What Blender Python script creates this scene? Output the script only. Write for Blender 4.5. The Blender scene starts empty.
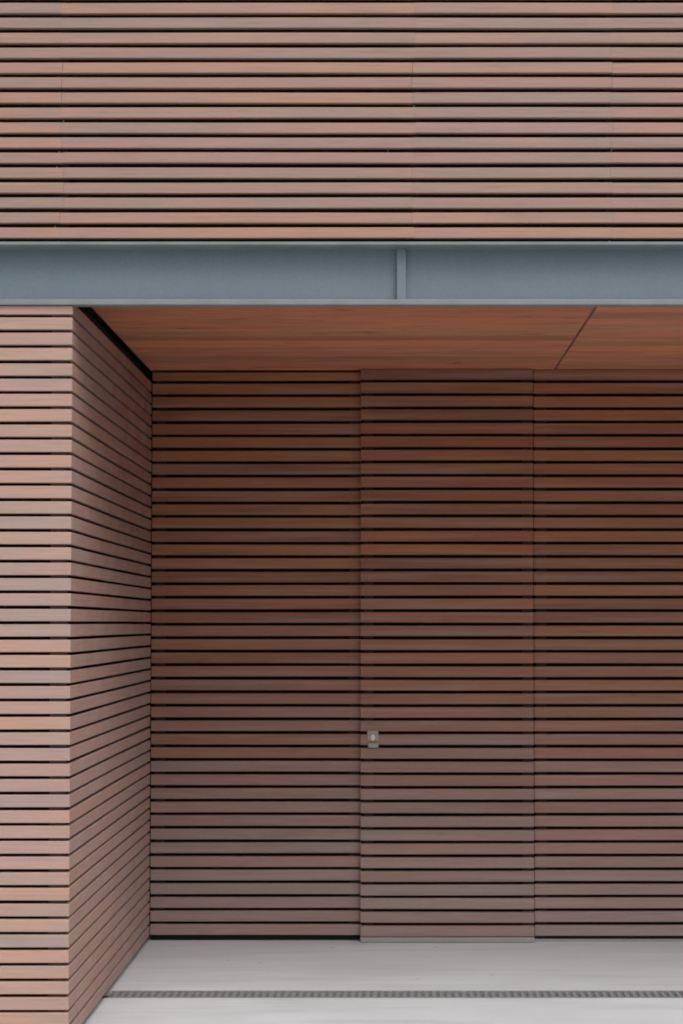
import bpy, bmesh, math, random
from mathutils import Vector
R = math.radians
random.seed(11)
scene = bpy.context.scene
C = scene.collection

# ------------------------------------------------------------ camera model
F = 1400.0                       # focal length in pixels of a 683 x 1024 frame
TH = R(1.45)                     # slight upward tilt, the rest is lens shift
VX, HY = 388.0, 623.0            # vanishing point of the recess
CY = HY - F * math.tan(TH)
D_BACK, D_FRONT = 7.22, 5.40     # distance of the recessed wall and of the front face
EYE = 1.631
CAMY = -D_FRONT                  # front face of the left wall is the plane y = 0
def Z(py, D):
    t = (CY - py) / F
    return EYE + D * (t * math.cos(TH) + math.sin(TH)) / (math.cos(TH) - t * math.sin(TH))
def X(px, py, D):
    z = Z(py, D) - EYE
    return (px - VX) / F * (D * math.cos(TH) + z * math.sin(TH))
def floorD(py):
    t = (CY - py) / F
    return -EYE * (math.cos(TH) - t * math.sin(TH)) / (t * math.cos(TH) + math.sin(TH))

# ------------------------------------------------------------ materials
def new_mat(name):
    m = bpy.data.materials.new(name); m.use_nodes = True
    nt = m.node_tree
    return m, nt, nt.nodes, nt.links, nt.nodes['Principled BSDF']
def ramp(N, stops, interp='LINEAR'):
    r = N.new('ShaderNodeValToRGB'); r.color_ramp.interpolation = interp
    e = r.color_ramp.elements
    while len(e) < len(stops): e.new(0.5)
    for i, (p, c) in enumerate(stops):
        e[i].position = p
        e[i].color = (*c, 1) if not isinstance(c, (int, float)) else (c, c, c, 1)
    return r
def math_node(N, L, op, a, b=None, clamp=False):
    n = N.new('ShaderNodeMath'); n.operation = op; n.use_clamp = clamp
    for i, v in enumerate((a, b)):
        if v is None: continue
        if isinstance(v, (int, float)): n.inputs[i].default_value = v
        else: L.new(v, n.inputs[i])
    return n.outputs[0]
def mix(N, L, fac, a, b, mode='MIX'):
    n = N.new('ShaderNodeMix'); n.data_type = 'RGBA'; n.blend_type = mode
    for s, v in ((n.inputs[0], fac), (n.inputs[6], a), (n.inputs[7], b)):
        if isinstance(v, (int, float)): s.default_value = v
        elif isinstance(v, tuple): s.default_value = (*v, 1)
        else: L.new(v, s)
    return n.outputs[2]

def wood(name, axis='X', age='old', knots=0.0, stains=0.0):
    """Cedar boards: weathered (old), protected (new) or weathering with height (recess)."""
    m, nt, N, L, P = new_mat(name)
    tc = N.new('ShaderNodeTexCoord'); geo = N.new('ShaderNodeNewGeometry')
    rnd = geo.outputs['Random Per Island']
    off = N.new('ShaderNodeCombineXYZ')
    L.new(math_node(N, L, 'MULTIPLY', rnd, 71.0), off.inputs[0])
    L.new(math_node(N, L, 'MULTIPLY', rnd, 37.0), off.inputs[1])
    L.new(math_node(N, L, 'MULTIPLY', rnd, 53.0), off.inputs[2])
    def tex(sa, sb, sc, scale, detail, rough=.5, dist=0.0):
        mp = N.new('ShaderNodeMapping')
        mp.inputs['Scale'].default_value = (sa, sb, sc) if axis == 'X' else (sb, sa, sc)
        L.new(tc.outputs['Object'], mp.inputs[0])
        ad = N.new('ShaderNodeVectorMath'); L.new(mp.outputs[0], ad.inputs[0]); L.new(off.outputs[0], ad.inputs[1])
        n = N.new('ShaderNodeTexNoise'); n.inputs['Scale'].default_value = scale
        n.inputs['Detail'].default_value = detail; n.inputs['Roughness'].default_value = rough
        n.inputs['Distortion'].default_value = dist
        L.new(ad.outputs[0], n.inputs['Vector'])
        return n.outputs['Fac']
    # the palette, one pick per board
    at = N.new('ShaderNodeAttribute'); at.attribute_name = 'tone'
    pick = at.outputs['Fac']
    old = ramp(N, [(0.0, (.43, .250, .205)), (.16, (.375, .258, .212)), (.32, (.49, .268, .192)), (.48, (.44, .262, .225)),
                   (.62, (.355, .250, .218)), (.78, (.475, .278, .205)), (.9, (.40, .262, .20)), (1.0, (.46, .258, .212))])
    new = ramp(N, [(0.0, (.290, .100, .050)), (.2, (.215, .088, .048)), (.4, (.31, .120, .055)), (.6, (.265, .088, .052)),
                   (.8, (.275, .118, .056)), (1.0, (.205, .088, .054))])
    mid = ramp(N, [(0.0, (.275, .190, .172)), (.2, (.24, .190, .175)), (.45, (.285, .182, .160)), (.65, (.25, .188, .180)),
                   (.8, (.27, .195, .168)), (1.0, (.245, .182, .172))])
    # tone drifts along each board, so shift the pick with a slow noise
    drift = tex(.8, 8, 8, 1.3, 2)
    pk = math_node(N, L, 'ADD', pick, math_node(N, L, 'MULTIPLY', math_node(N, L, 'SUBTRACT', drift, .5), .75), clamp=True)
    for r in (old, new, mid): L.new(pk, r.inputs[0])
    for e in old.color_ramp.elements: e.color = (e.color[0] * .79, e.color[1] * .80, e.color[2] * .795, 1)
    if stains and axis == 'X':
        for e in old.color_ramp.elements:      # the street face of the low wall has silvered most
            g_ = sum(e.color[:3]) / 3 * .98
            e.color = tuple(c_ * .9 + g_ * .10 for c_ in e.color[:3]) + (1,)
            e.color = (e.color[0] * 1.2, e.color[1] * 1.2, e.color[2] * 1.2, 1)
    if knots > .5:
        for e in new.color_ramp.elements: e.color = (e.color[0] * 2.0, e.color[1] * 2.05, e.color[2] * 2.15, 1)
    if age == 'old': col = old.outputs[0]
    elif age == 'new': col = new.outputs[0]
    else:
        # rain reaches the lower boards of the recess: they have greyed, the upper ones have kept their red
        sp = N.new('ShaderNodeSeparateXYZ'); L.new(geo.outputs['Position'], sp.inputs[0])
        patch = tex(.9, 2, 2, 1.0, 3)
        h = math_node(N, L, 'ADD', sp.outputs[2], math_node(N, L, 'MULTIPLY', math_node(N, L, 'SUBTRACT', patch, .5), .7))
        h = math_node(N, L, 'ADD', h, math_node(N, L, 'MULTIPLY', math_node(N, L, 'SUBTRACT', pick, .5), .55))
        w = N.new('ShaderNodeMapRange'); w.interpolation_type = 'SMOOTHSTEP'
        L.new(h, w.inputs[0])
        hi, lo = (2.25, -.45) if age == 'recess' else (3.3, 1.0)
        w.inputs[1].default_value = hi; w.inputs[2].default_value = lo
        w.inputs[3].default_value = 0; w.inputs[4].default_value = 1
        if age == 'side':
            # boards turn paler and less red towards the front end of the return wall
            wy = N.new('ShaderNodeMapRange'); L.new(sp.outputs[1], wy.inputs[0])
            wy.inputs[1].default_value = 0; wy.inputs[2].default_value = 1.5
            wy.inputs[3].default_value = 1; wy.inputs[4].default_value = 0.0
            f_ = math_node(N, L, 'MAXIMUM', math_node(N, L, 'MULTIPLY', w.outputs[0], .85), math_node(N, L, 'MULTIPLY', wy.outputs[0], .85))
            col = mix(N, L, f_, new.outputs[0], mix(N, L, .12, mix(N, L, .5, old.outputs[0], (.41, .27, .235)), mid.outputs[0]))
        else:
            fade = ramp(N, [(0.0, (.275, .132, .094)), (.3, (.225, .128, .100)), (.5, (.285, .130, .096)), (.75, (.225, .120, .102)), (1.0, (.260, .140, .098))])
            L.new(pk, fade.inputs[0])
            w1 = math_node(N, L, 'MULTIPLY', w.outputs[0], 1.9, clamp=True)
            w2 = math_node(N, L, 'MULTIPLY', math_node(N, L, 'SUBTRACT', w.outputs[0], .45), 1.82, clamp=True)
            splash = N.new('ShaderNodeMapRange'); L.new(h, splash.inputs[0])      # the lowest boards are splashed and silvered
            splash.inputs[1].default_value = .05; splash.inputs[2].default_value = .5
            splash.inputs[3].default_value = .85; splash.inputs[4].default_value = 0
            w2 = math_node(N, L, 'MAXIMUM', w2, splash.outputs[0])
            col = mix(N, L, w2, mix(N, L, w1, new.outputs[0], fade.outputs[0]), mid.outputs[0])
    if knots > .5:
        tv = ramp(N, [(0.0, .80), (.5, 1.0), (1.0, 1.18)]); L.new(math_node(N, L, 'FRACT', math_node(N, L, 'MULTIPLY', pick, 7.3)), tv.inputs[0])
        col = mix(N, L, 1.0, col, tv.outputs[0], 'MULTIPLY')
    # grain
    g1 = tex(2.2, 60, 60, 2.2, 6, .62, .3)
    gr = ramp(N, [(.30, .66), (.46, .95), (.70, 1.15)]); L.new(g1, gr.inputs[0])
    col = mix(N, L, .42 if age != 'new' else 1.0, col, gr.outputs[0], 'MULTIPLY')
    g2 = tex(9, 240, 240, 2.0, 4, .7)
    gr2 = ramp(N, [(.3, .80), (.6, 1.08)]); L.new(g2, gr2.inputs[0])
    col = mix(N, L, .3, col, gr2.outputs[0], 'MULTIPLY')
    # grey, washed streak inside a board
    g3 = tex(.6, 22, 22, 1.7, 3)
    gs = ramp(N, [(.50, 0), (.68, 1)]); L.new(g3, gs.inputs[0])
    col = mix(N, L, math_node(N, L, 'MULTIPLY', gs.outputs[0], .30 if age != 'new' else .12), col, (.30, .235, .205))
    if knots:
        k = tex(3.2, 16, 16, 1.0, 2, .5, .6)
        kr = ramp(N, [(.665, 0), (.72, 1)]); L.new(k, kr.inputs[0])
        col = mix(N, L, math_node(N, L, 'MULTIPLY', kr.outputs[0], knots), col, (.085, .033, .02))
    if stains:
        s = tex(9, 1.6, 1.6, 1.0, 4, .6)
        sr = ramp(N, [(.46, 0), (.62, 1)]); L.new(s, sr.inputs[0])
        col = mix(N, L, math_node(N, L, 'MULTIPLY', sr.outputs[0], stains), col, (.34, .27, .24))
    L.new(col, P.inputs['Base Color'])
    P.inputs['Specular IOR Level'].default_value = .28
    rr = ramp(N, [(.3, .78), (.7, .58)]); L.new(g1, rr.inputs[0]); L.new(rr.outputs[0], P.inputs['Roughness'])
    b = N.new('ShaderNodeBump'); b.inputs['Strength'].default_value = .25; b.inputs['Distance'].default_value = .0015
    L.new(g2, b.inputs['Height']); L.new(b.outputs[0], P.inputs['Normal'])
    return m

def plain(name, col, rough=.6, metal=0.0, var=.12, scale=6.0, spec=.4, bump=0.0):
    m, nt, N, L, P = new_mat(name)
    tc = N.new('ShaderNodeTexCoord')
    n = N.new('ShaderNodeTexNoise'); n.inputs['Scale'].default_value = scale; n.inputs['Detail'].default_value = 6
    L.new(tc.outputs['Object'], n.inputs['Vector'])
    r = ramp(N, [(.3, 1 - var), (.7, 1 + var)]); L.new(n.outputs[0], r.inputs[0])
    L.new(mix(N, L, 1.0, col, r.outputs[0], 'MULTIPLY'), P.inputs['Base Color'])
    P.inputs['Roughness'].default_value = rough; P.inputs['Metallic'].default_value = metal
    P.inputs['Specular IOR Level'].default_value = spec
    if bump:
        b = N.new('ShaderNodeBump'); b.inputs['Strength'].default_value = bump; b.inputs['Distance'].default_value = .002
        L.new(n.outputs[0], b.inputs['Height']); L.new(b.outputs[0], P.inputs['Normal'])
    return m

def steel_mat():
    m, nt, N, L, P = new_mat('painted_steel')
    tc = N.new('ShaderNodeTexCoord')
    mp = N.new('ShaderNodeMapping'); mp.inputs['Scale'].default_value = (1.2, 1, 3); L.new(tc.outputs['Object'], mp.inputs[0])
    n = N.new('ShaderNodeTexNoise'); n.inputs['Scale'].default_value = 1.6; n.inputs['Detail'].default_value = 7
    L.new(mp.outputs[0], n.inputs['Vector'])
    r = ramp(N, [(.3, (.145, .186, .214)), (.7, (.164, .206, .231))]); L.new(n.outputs[0], r.inputs[0])
    n2 = N.new('ShaderNodeTexNoise'); n2.inputs['Scale'].default_value = 120; n2.inputs['Detail'].default_value = 3
    L.new(tc.outputs['Object'], n2.inputs['Vector'])
    r2 = ramp(N, [(.3, .94), (.7, 1.05)]); L.new(n2.outputs[0], r2.inputs[0])
    # rain runs down the web
    mp3 = N.new('ShaderNodeMapping'); mp3.inputs['Scale'].default_value = (26, 1, 1.2); L.new(tc.outputs['Object'], mp3.inputs[0])
    n3 = N.new('ShaderNodeTexNoise'); n3.inputs['Scale'].default_value = 1; n3.inputs['Detail'].default_value = 5
    L.new(mp3.outputs[0], n3.inputs['Vector'])
    r3 = ramp(N, [(.35, .985), (.65, 1.01)]); L.new(n3.outputs[0], r3.inputs[0])
    c = mix(N, L, 1.0, r.outputs[0], r2.outputs[0], 'MULTIPLY')
    L.new(mix(N, L, 1.0, c, r3.outputs[0], 'MULTIPLY'), P.inputs['Base Color'])
    P.inputs['Roughness'].default_value = .5; P.inputs['Specular IOR Level'].default_value = .35
    b = N.new('ShaderNodeBump'); b.inputs['Strength'].default_value = .12; b.inputs['Distance'].default_value = .001
    L.new(n2.outputs[0], b.inputs['Height']); L.new(b.outputs[0], P.inputs['Normal'])
    return m

def concrete_mat(name, base, streak=True):
    m, nt, N, L, P = new_mat(name)
    tc = N.new('ShaderNodeTexCoord')
    def nz(sx, sy, scale, det, rough=.55, dist=0):
        mp = N.new('ShaderNodeMapping'); mp.inputs['Scale'].default_value = (sx, sy, 1)
        L.new(tc.outputs['Object'], mp.inputs[0])
        n = N.new('ShaderNodeTexNoise'); n.inputs['Scale'].default_value = scale; n.inputs['Detail'].default_value = det
        n.inputs['Roughness'].default_value = rough; n.inputs['Distortion'].default_value = dist
        L.new(mp.outputs[0], n.inputs['Vector']); return n.outputs[0]
    c = base
    a = nz(.7, 3.0, 1.5, 8, .6, .8)          # broom / wash marks running along the wall
    r = ramp(N, [(.32, .93), (.5, 1.0), (.7, 1.05)]); L.new(a, r.inputs[0])
    c = mix(N, L, 1.0, c, r.outputs[0], 'MULTIPLY')
    b = nz(1, 1, 1.1, 6); r = ramp(N, [(.35, (.97, .97, .965)), (.65, (1.02, 1.02, 1.02))]); L.new(b, r.inputs[0])
    c = mix(N, L, 1.0, c, r.outputs[0], 'MULTIPLY')
    st = nz(.35, 7.0, 2.2, 7, .65, 1.6); r = ramp(N, [(.34, .86), (.47, .99), (.60, 1.0), (.74, 1.07)]); L.new(st, r.inputs[0])
    c = mix(N, L, .8, c, r.outputs[0], 'MULTIPLY')
    f = nz(1, 1, 180, 4, .7); r = ramp(N, [(.3, .84), (.7, 1.10)]); L.new(f, r.inputs[0])
    c = mix(N, L, 1.0, c, r.outputs[0], 'MULTIPLY')
    v = N.new('ShaderNodeTexVoronoi'); v.inputs['Scale'].default_value = 5.5; v.inputs['Randomness'].default_value = 1
    L.new(tc.outputs['Object'], v.inputs['Vector'])
    s = ramp(N, [(.0, 1), (.035, 1), (.07, 0)]); L.new(v.outputs['Distance'], s.inputs[0])
    c = mix(N, L, math_node(N, L, 'MULTIPLY', s.outputs[0], .35), c, (.16, .14, .12))
    L.new(c, P.inputs['Base Color'])
    rr = ramp(N, [(.3, .55), (.7, .8)]); L.new(a, rr.inputs[0]); L.new(rr.outputs[0], P.inputs['Roughness'])
    P.inputs['Specular IOR Level'].default_value = .3
    bp = N.new('ShaderNodeBump'); bp.inputs['Strength'].default_value = .3; bp.inputs['Distance'].default_value = .002
    L.new(f, bp.inputs['Height']); L.new(bp.outputs[0], P.inputs['Normal'])
    return m

M = dict(
    old=wood('weathered_cedar', 'X', 'old'), old_front=wood('weathered_cedar_front', 'X', 'old', stains=.25),
    side=wood('cedar_return', 'Y', 'side', stains=.35),
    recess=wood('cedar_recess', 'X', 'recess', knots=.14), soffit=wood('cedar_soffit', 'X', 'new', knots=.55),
    corner_batten=plain('weathered_batten', (.11, .078, .065), .9, var=.25, scale=14),
    batten=plain('dark_batten', (.028, .020, .017), .9, var=.2), felt=plain('black_felt', (.018, .0175, .014), .95, spec=.1),
    steel=steel_mat(), floor=concrete_mat('pale_concrete', (.485, .500, .510)), ground=concrete_mat('asphalt', (.10, .10, .102)),
    sill=concrete_mat('sill_concrete', (.28, .262, .250)),
    flange=plain('dusty_painted_steel', (.19, .205, .21), .5, var=.1, scale=9),
    joint=plain('joint_seal', (.10, .085, .07), .8, var=.2),
    galv=plain('galvanised', (.22, .225, .23), .6, .2, .2, 40), slot=plain('drain_bed', (.135, .135, .135), .9, 0, .2, 30),
    lockm=plain('satin_lock', (.27, .25, .23), .5, .3, .1, 30), knob=plain('polished_cylinder', (.55, .50, .42), .35, .3, .05),
    render=plain('grey_render', (.22, .21, .20), .9, var=.1), coping=plain('zinc_coping', (.22, .24, .25), .5, .6),
)

# ------------------------------------------------------------ helpers
def box(bm, x0, x1, y0, y1, z0, z1, bev=0.0):
    g = bmesh.ops.create_cube(bm, size=1)
    for v in g['verts']:
        v.co = Vector(((x0 + x1) / 2 + v.co.x * (x1 - x0), (y0 + y1) / 2 + v.co.y * (y1 - y0), (z0 + z1) / 2 + v.co.z * (z1 - z0)))
    if bev:
        es = list({e for v in g['verts'] for e in v.link_edges})
        bmesh.ops.bevel(bm, geom=es, offset=bev, segments=2, affect='EDGES', profile=.6)
def tone_layer(bm):
    return bm.verts.layers.float.get('tone') or bm.verts.layers.float.new('tone')
def prism(bm, rings, tone=0.5):
    """join rings of vertices (equal counts) and cap the ends"""
    ly = tone_layer(bm)
    vs = [[bm.verts.new(p) for p in r] for r in rings]
    for r_ in vs:
        for v in r_: v[ly] = tone
    n = len(vs[0])
    for a, b in zip(vs, vs[1:]):
        for i in range(n): bm.faces.new((a[i], a[(i + 1) % n], b[(i + 1) % n], b[i]))
    bm.faces.new(vs[0][::-1]); bm.faces.new(vs[-1])
def profile(h, t, r=.0022):
    """slat section (depth, height) with eased arrises; depth 0 is the face"""
    pts = []
    for (cx, cz, a0) in ((r, h - r, 90), (t - r, h - r, 0), (t - r, r, -90), (r, r, -180)):
        for k in range(3):
            a = R(a0 + 90 - k * 45)
            pts.append((cx + r * math.cos(a), cz + r * math.sin(a)))
    return pts
def slat(bm, u0, u1, face, z, h, t=.021, axis='X', mit0=0, mit1=0, bow=.0006, tone=None):
    """board along X (face towards -y) or along Y (face towards +x); mitre shortens the end with depth"""
    pr = profile(h, t); n = max(2, int((u1 - u0) / .6) + 1); ph = random.uniform(0, 6)
    dz = random.uniform(-.0006, .0006); df = random.uniform(-.0008, .0008)
    rings = []
    for i in range(n + 1):
        s = i / n
        w = bow * math.sin(ph + 3.1 * (u0 + s * (u1 - u0)))
        ring = []
        for (d, zz) in pr:
            u = (u0 + mit0 * d) * (1 - s) + (u1 - mit1 * d) * s
            if axis == 'X': ring.append((u, face + df + d, z + zz + dz + w))
            else: ring.append((face - df - d, u, z + zz + dz + w))
        rings.append(ring)
    prism(bm, rings, random.random() if tone is None else tone)
def obj(name, bm, mat, parent=None, smooth=False):
    bmesh.ops.recalc_face_normals(bm, faces=bm.faces)
    me = bpy.data.meshes.new(name); bm.to_mesh(me); bm.free()
    me.materials.append(mat)
    o = bpy.data.objects.new(name, me); C.objects.link(o)
    if smooth:
        for p in me.polygons: p.use_smooth = True
    if parent:
        o.parent = parent; o.location = -parent.location
    return o
def thing(name, label, cat, loc, group=None):
    o = bpy.data.objects.new(name, None); C.objects.link(o); o.location = loc
    o.empty_display_size = .2
    o['label'] = label; o['category'] = cat; o['kind'] = 'thing'
    if group: o['group'] = group
    return o
def struct(o): o['kind'] = 'structure'; return o
B = bmesh.new

# ------------------------------------------------------------ key dimensions
XL, XR = -5.2, 6.2                                  # how far the building runs beyond the frame
XC = X(70.8, HY, D_FRONT)                           # corner of the left wall
YB = D_BACK - D_FRONT                               # plane of the recessed left panel
DOOR_D, RIGHT_D = 7.185, 7.203
YD, YR = DOOR_D - D_FRONT, RIGHT_D - D_FRONT
Z_SOF = Z(369.6, D_BACK)
TOP = 5.3
ZB0 = Z(304.7, D_FRONT - .01); ZB1 = Z(241.6, D_FRONT - .045)

# ------------------------------------------------------------ ground and floor
bm = B(); box(bm, -120, 120, -160, 90, -.30, -.02); struct(obj('ground', bm, M['ground']))
d0, d1 = floorD(998.0), floorD(990.9)               # drain, near and far edge
Y0, Y1 = d0 - D_FRONT, d1 - D_FRONT
bm = B()
box(bm, XL - 2, XR + 2, -26, Y0, -.2, 0)
box(bm, XL - 2, XR + 2, Y1, YB + .6, -.2, 0)
box(bm, XL - 2, XC - .1, Y0, Y1, -.2, 0)
box(bm, XC - .1, XR + 2, Y0, Y1, -.2, -.035)
struct(obj('floor', bm, M['floor']))

# ------------------------------------------------------------ slatted wall at the left (front and return)
zk0, zk45 = Z(315.8, D_FRONT), Z(1011.7, D_FRONT)
PF = (zk0 - zk45) / 45; GAP = .0125; HF = PF - GAP
w = thing('slatted_wall', 'weathered slatted timber wall projecting at the left, its corner turning into the recess', 'wall', (XC, 0, 0))
front, side = B(), B()
k = -3
while True:
    ztop = zk0 - GAP / 2 - (k - 0) * PF             # top of the board under gap k
    k += 1
    z = ztop - HF
    if z < .008: break
    if z > ZB0 + .10: continue
    cut = min(ztop, ZB0 - .0015) - z                # the beam sits on the top board
    if cut > .006: slat(front, XL, XC - .0003, 0, z, cut, axis='X', mit1=1)
    if ztop < Z_SOF - .02:
        full = cut > HF - .001
        if not full and cut > .006: slat(side, .0003, .0345, XC, z - .0004, cut, axis='Y', mit0=1, tone=.5)
        slat(side, .0003 if full else .035, YB - .002, XC, z - .0004, HF + .0008, axis='Y', mit0=1 if full else 0, tone=None if full else .5)
obj('front_slats', front, M['old_front'], w); obj('side_slats', side, M['side'], w)
def batten(parent, *a, mat='batten'):
    bm = B(); box(bm, *a); obj('batten', bm, M[mat], parent)
batten(w, XC - .085, XC - .0225, .0225, .05, .01, ZB0 - .01, mat='corner_batten')
batten(w, XC - .0475, XC - .0225, YB - .07, YB - .03, .01, Z_SOF - .06)
bm = B(); box(bm, XL, XC - .05, .051, YB + .4, .0, Z_SOF + .01); obj('felt_backing', bm, M['felt'], w)

# ------------------------------------------------------------ steel beam
beam = thing('steel_beam', 'long blue grey painted steel beam between the upper boards and the recess', 'beam', (XC, 0, ZB0))
YW = .03
bm = B(); box(bm, XL, XR, YW, YW + .010, ZB0 + .018, ZB1 - .012); obj('web', bm, M['steel'], beam)
bm = B(); box(bm, XL, XR, -.045, .16, ZB1 - .012, ZB1, .0015); obj('top_flange', bm, M['flange'], beam)
bm = B(); box(bm, XL, XR, -.010, YW + .002, ZB0, ZB0 + .021, .003); obj('bottom_flange', bm, M['flange'], beam)
first = None
for xc in (X(401.4, 273, D_FRONT), X(401.4, 273, D_FRONT) - 2.4, X(401.4, 273, D_FRONT) + 2.4):
    bm = B()
    box(bm, xc - .0175, xc + .0175, .004, YW - .0004, ZB0 + .0214, ZB1 - .0124, .002)
    obj('stiffener', bm, M['steel'], beam)

# ------------------------------------------------------------ upper slatted wall
YU = -.035; DU = D_FRONT + YU
zu0, zu14 = Z(15.3, DU), Z(225.2, DU)
PU = (zu0 - zu14) / 14; GU = .0180; HU = PU - GU
up = thing('slatted_wall', 'broad band of weathered cedar slats above the steel beam', 'wall', (XC, YU, ZB1))
bm = B(); clips = []
joints = [62, 414, 612]
k = 15
jx = [X(p, 120, DU) for p in joints]
jx = [jx[0] - 2.6, jx[0] - 1.3] + jx + [jx[-1] + 1.4, jx[-1] + 2.8, jx[-1] + 4.2]
while True:
    zt = zu0 + (14 - k) * 0 - GU / 2 - (k - 1) * PU + PU   # top edge of the board between gap k-1 and gap k
    zt = zu0 - GU / 2 - (k - 1) * PU
    k -= 1
    if zt > TOP: break
    xs = [XL] + [x + random.uniform(-.009, .009) for x in jx] + [XR]
    tone = random.random()
    for a, b_ in zip(xs, xs[1:]):
        g = random.choice((.0001, .0002, .0002, .0006))
        q = random.random()
        tone = random.random() if q < .08 else tone if q < .5 else min(1, max(0, tone + random.uniform(-.12, .12)))
        slat(bm, a + g, b_ - g, YU, zt - HU, HU, tone=tone)
obj('slats', bm, M['old'], up)
for x in jx[2:5]: batten(up, x - .022, x + .022, YU + .0225, YU + .044, ZB1 + .02, TOP, mat='felt')
bm = B(); box(bm, XL, XR, YU + .0455, .2, ZB1 + .0025, TOP); obj('felt_backing', bm, M['felt'], up)
for (px, py) in ((62.5, 120), (58.5, 151), (56, 166), (54, 225.5), (57.5, 241), (414, 105), (388, 149), (610, 240.3), (612, 149)):
    b2 = B(); x, z = X(px, py, DU), Z(py, DU)
    bmesh.ops.create_cone(b2, cap_ends=True, segments=10, radius1=.0028, radius2=.0022, depth=.012)
    bmesh.ops.rotate(b2, verts=b2.verts, cent=(0, 0, 0), matrix=__import__('mathutils').Matrix.Rotation(R(90), 3, 'X'))
    bmesh.ops.translate(b2, verts=b2.verts, vec=(x, YU + .016, z))
    obj('screw', b2, M['galv'], up)
bm = B(); box(bm, XL, XR, YU - .03, .24, TOP + .004, TOP + .03, .004); obj('coping', bm, M['coping'], up)

# ------------------------------------------------------------ soffit
sof = thing('soffit', 'reddish boarded timber soffit over the recess, with one joint across it', 'ceiling', (0, .1, Z_SOF))
ys, ye = YW + .014, YB + .09
xs_ = X(595, 308, 5.86); z_s = Z_SOF
# joint direction: its x at the front and at the back of the soffit
xseam = .5 * (X(595, 308, Z_SOF and 5.86) + X(556.5, 365, 7.08))
PWID = .118
def boards(x0, x1, name, seed):
    random.seed(seed); bm = B(); y = ye
    while y > ys + .02:
        y0 = max(ys, y - PWID + .0012)
        e = random.uniform(-.0005, .0005)
        ly = tone_layer(bm); n0 = len(bm.verts)
        box(bm, x0, x1, y0, y - .0022, z_s + e, z_s + .02 + e, .003)
        bm.verts.ensure_lookup_table(); tn = random.random()
        for v in bm.verts[n0:]: v[ly] = tn
        y -= PWID
    return obj(name, bm, M['soffit'], sof)
boards(XC - .012, xseam - .005, 'soffit_panel', 3); boards(xseam + .005, XR, 'soffit_panel', 8)
bm = B(); box(bm, xseam - .0048, xseam + .0048, ys, ye, z_s + .003, z_s + .018); obj('joint_strip', bm, M['joint'], sof)
bm = B(); box(bm, XC - .045, XR, ys, YB + .4, z_s + .022, z_s + .16); obj('felt_backing', bm, M['felt'], sof)

# ------------------------------------------------------------ recessed wall: panel, door, panel
def levels(D, top_gap):
    """z of the gap centres of the recessed boards"""
    za, zb = Z(382.0, D_BACK), Z(923.0, D_BACK)
    return za, (za - zb) / 40
ZA, PB = levels(D_BACK, 0); GB = .0165; HB = PB - GB
def panel(root, x0, x1, y, ztop, zlast, seed, over=.0):
    random.seed(seed); bm = B()
    zt = ztop; zb = ZA + GB / 2
    slat(bm, x0, x1 + over, y, zb, zt - zb, t=.022)          # cut top board
    k = 0
    while True:
        zt = ZA - GB / 2 - k * PB; k += 1
        if zt - HB < zlast: break
        slat(bm, x0, x1 + over, y, zt - HB, HB, t=.022)
    obj('slats', bm, M['recess'], root)
    for x in (x0 + .040, x1 - .030):
        if x < 3: batten(root, x - .026, x + .026, y + .0235, y + .048, zlast + .01, ztop - .005)
    b = B(); box(b, x0 + .001, x1 - .001, y + .049, y + .08, zlast + .004, ztop); obj('felt_backing', b, M['felt'], root)
xl = XC + .004
xa = X(360.0, 650, D_BACK); xa2 = X(360.4, 650, DOOR_D)
xb = X(533.7, 650, DOOR_D); xb2 = X(533.9, 650, RIGHT_D)
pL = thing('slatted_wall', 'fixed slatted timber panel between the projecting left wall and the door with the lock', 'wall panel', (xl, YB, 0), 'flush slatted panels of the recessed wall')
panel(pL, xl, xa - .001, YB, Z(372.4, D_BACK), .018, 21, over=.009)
bm = B(); box(bm, xl, xa - .001, YB + .024, YB + .05, .0008, .026); obj('base_gap_strip', bm, M['felt'], pL)  # black strip added to keep the shaded gap under the boards dark
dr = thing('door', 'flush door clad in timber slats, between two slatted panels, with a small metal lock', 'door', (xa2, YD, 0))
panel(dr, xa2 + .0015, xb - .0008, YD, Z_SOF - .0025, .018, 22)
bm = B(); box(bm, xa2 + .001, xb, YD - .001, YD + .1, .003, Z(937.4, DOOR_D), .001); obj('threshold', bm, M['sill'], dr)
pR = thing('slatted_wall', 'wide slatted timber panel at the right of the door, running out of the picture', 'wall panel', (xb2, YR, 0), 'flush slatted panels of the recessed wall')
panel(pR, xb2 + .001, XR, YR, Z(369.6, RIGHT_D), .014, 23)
bm = B(); box(bm, xb2 + .001, XR, YR + .008, YR + .06, .0008, .012, .001); obj('sill', bm, M['sill'], pR)
# lock
zl = lambda p: Z(p, DOOR_D); xk = lambda p: X(p, 738, DOOR_D)
bm = B(); box(bm, xk(367.2), xk(378.3), YD - .004, YD + .02, zl(740.8), zl(730.8), .003); lk = obj('lock', bm, M['lockm'], dr)
bm = B(); box(bm, xk(368.0), xk(378.6), YD - .010, YD + .02, zl(747.6), zl(743.2), .003); obj('pull_lip', bm, M['lockm'], lk)
cyl = B()
from mathutils import Matrix
bmesh.ops.create_cone(cyl, cap_ends=True, segments=24, radius1=.0105, radius2=.0105, depth=.014)
for v in cyl.verts: v.co = Vector((v.co.x, v.co.z, v.co.y * 1.5))
bmesh.ops.translate(cyl, verts=cyl.verts, vec=(xk(372.9), YD - .009, zl(737.3)))
obj('lock_cylinder', cyl, M['knob'], lk)
for q in (lk,):
    for ch in q.children: ch.location = (0, 0, 0)

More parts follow.
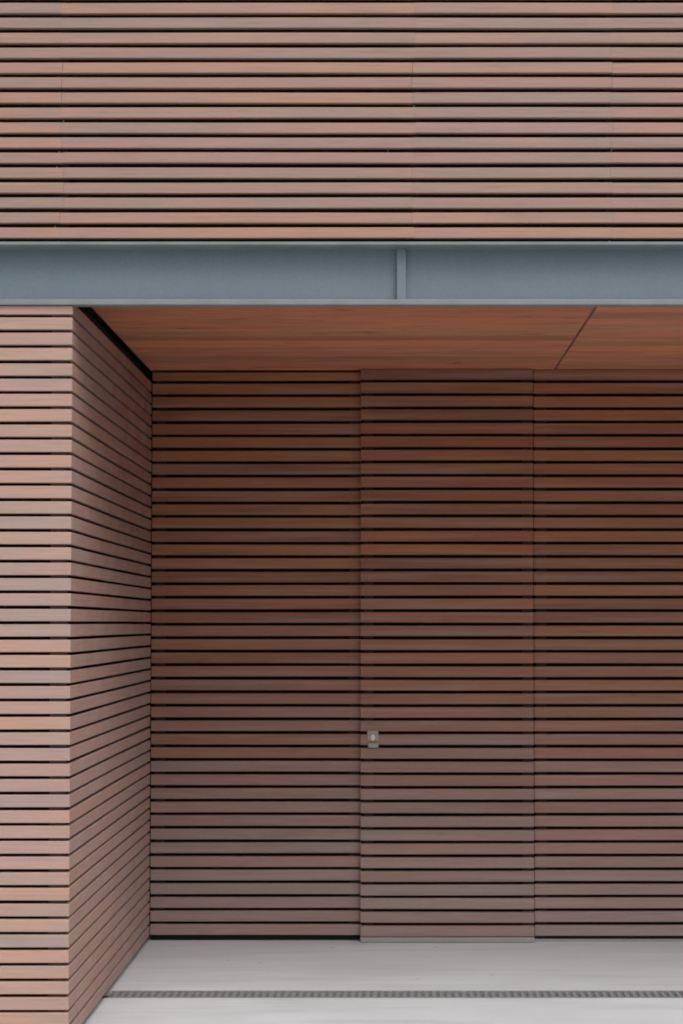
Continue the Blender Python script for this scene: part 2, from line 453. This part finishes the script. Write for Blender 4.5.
# ------------------------------------------------------------ drain
dr2 = thing('drain_channel', 'narrow grey slotted drain set in the pale concrete floor along the recess', 'drain', (XC, Y0, 0))
bm = B()
box(bm, XC + .002, XR, Y0 + .001, Y0 + .009, -.034, .0015); box(bm, XC + .002, XR, Y1 - .009, Y1 - .001, -.034, .0015)
obj('frame', bm, M['galv'], dr2)
bm = B(); x = XC + .02
while x < 3.2:
    box(bm, x, x + .0165, Y0 + .0095, Y1 - .0095, -.0045, -.0005); x += .0325
box(bm, 3.2, XR, Y0 + .0095, Y1 - .0095, -.010, -.0005)
obj('grate', bm, M['galv'], dr2)
bm = B(); box(bm, XC + .002, XR, Y0 + .0095, Y1 - .0095, -.034, -.0050); obj('channel_bed', bm, M['slot'], dr2)

# ------------------------------------------------------------ the rest of the building volume
bld = thing('building', 'body of the building behind the slatted walls', 'building', (0, YB + .6, 0))
bm = B(); box(bm, XL, XR, YB + .42, 9, 0, TOP - .1); box(bm, XL, XR, .21, YB + .419, z_s + .17, TOP - .1)
obj('core_wall', bm, M['render'], bld)

# ------------------------------------------------------------ light
world = bpy.data.worlds.new('World'); scene.world = world; world.use_nodes = True
N, L = world.node_tree.nodes, world.node_tree.links
bg = N['Background']; sky = N.new('ShaderNodeTexSky'); sky.sky_type = 'NISHITA'; sky.sun_disc = False
EL, AZ = R(59), R(150)            # azimuth: clockwise from +y
sky.sun_elevation = EL; sky.sun_rotation = AZ
sky.air_density = 1.0; sky.dust_density = 3.0; sky.ozone_density = 1.0
hs = N.new('ShaderNodeHueSaturation'); hs.inputs['Saturation'].default_value = .32
L.new(sky.outputs[0], hs.inputs['Color']); 
# an overcast sky is about three times as bright overhead as at the horizon
tc = N.new('ShaderNodeTexCoord'); sx = N.new('ShaderNodeSeparateXYZ'); L.new(tc.outputs['Generated'], sx.inputs[0])
mr = N.new('ShaderNodeMapRange'); L.new(sx.outputs[2], mr.inputs[0])
mr.inputs[1].default_value = 0; mr.inputs[2].default_value = 1; mr.inputs[3].default_value = .5; mr.inputs[4].default_value = 1.9
vm = N.new('ShaderNodeVectorMath'); vm.operation = 'SCALE'; L.new(hs.outputs[0], vm.inputs[0]); L.new(mr.outputs[0], vm.inputs['Scale'])
L.new(vm.outputs[0], bg.inputs['Color'])
bg.inputs['Strength'].default_value = .12
sun = bpy.data.lights.new('sun', 'SUN'); sun.energy = 1.0; sun.angle = R(45); sun.color = (1, .965, .93)
so = bpy.data.objects.new('sun', sun); C.objects.link(so)
d = Vector((math.sin(AZ) * math.cos(EL), math.cos(AZ) * math.cos(EL), math.sin(EL)))
so.rotation_euler = d.to_track_quat('Z', 'Y').to_euler(); so.location = d * 20

# ------------------------------------------------------------ camera
cam = bpy.data.cameras.new('camera'); co = bpy.data.objects.new('camera', cam); C.objects.link(co)
cam.sensor_fit = 'VERTICAL'; cam.sensor_height = 36; cam.lens = F / 1024 * 36
cam.shift_x = -(VX - 341.5) / 1024; cam.shift_y = (CY - 512) / 1024
cam.clip_end = 600; cam.clip_start = .05
co.location = (0, CAMY, EYE); co.rotation_euler = (R(90) + TH, 0, 0)
scene.camera = co
scene.view_settings.view_transform = 'Standard'; scene.view_settings.look = 'None'
scene.view_settings.gamma = 1; scene.view_settings.use_curve_mapping = False
scene.view_settings.exposure = 0.45
scene.cycles.filter_width = 1.9; scene.cycles.max_bounces = 8; scene.cycles.diffuse_bounces = 5
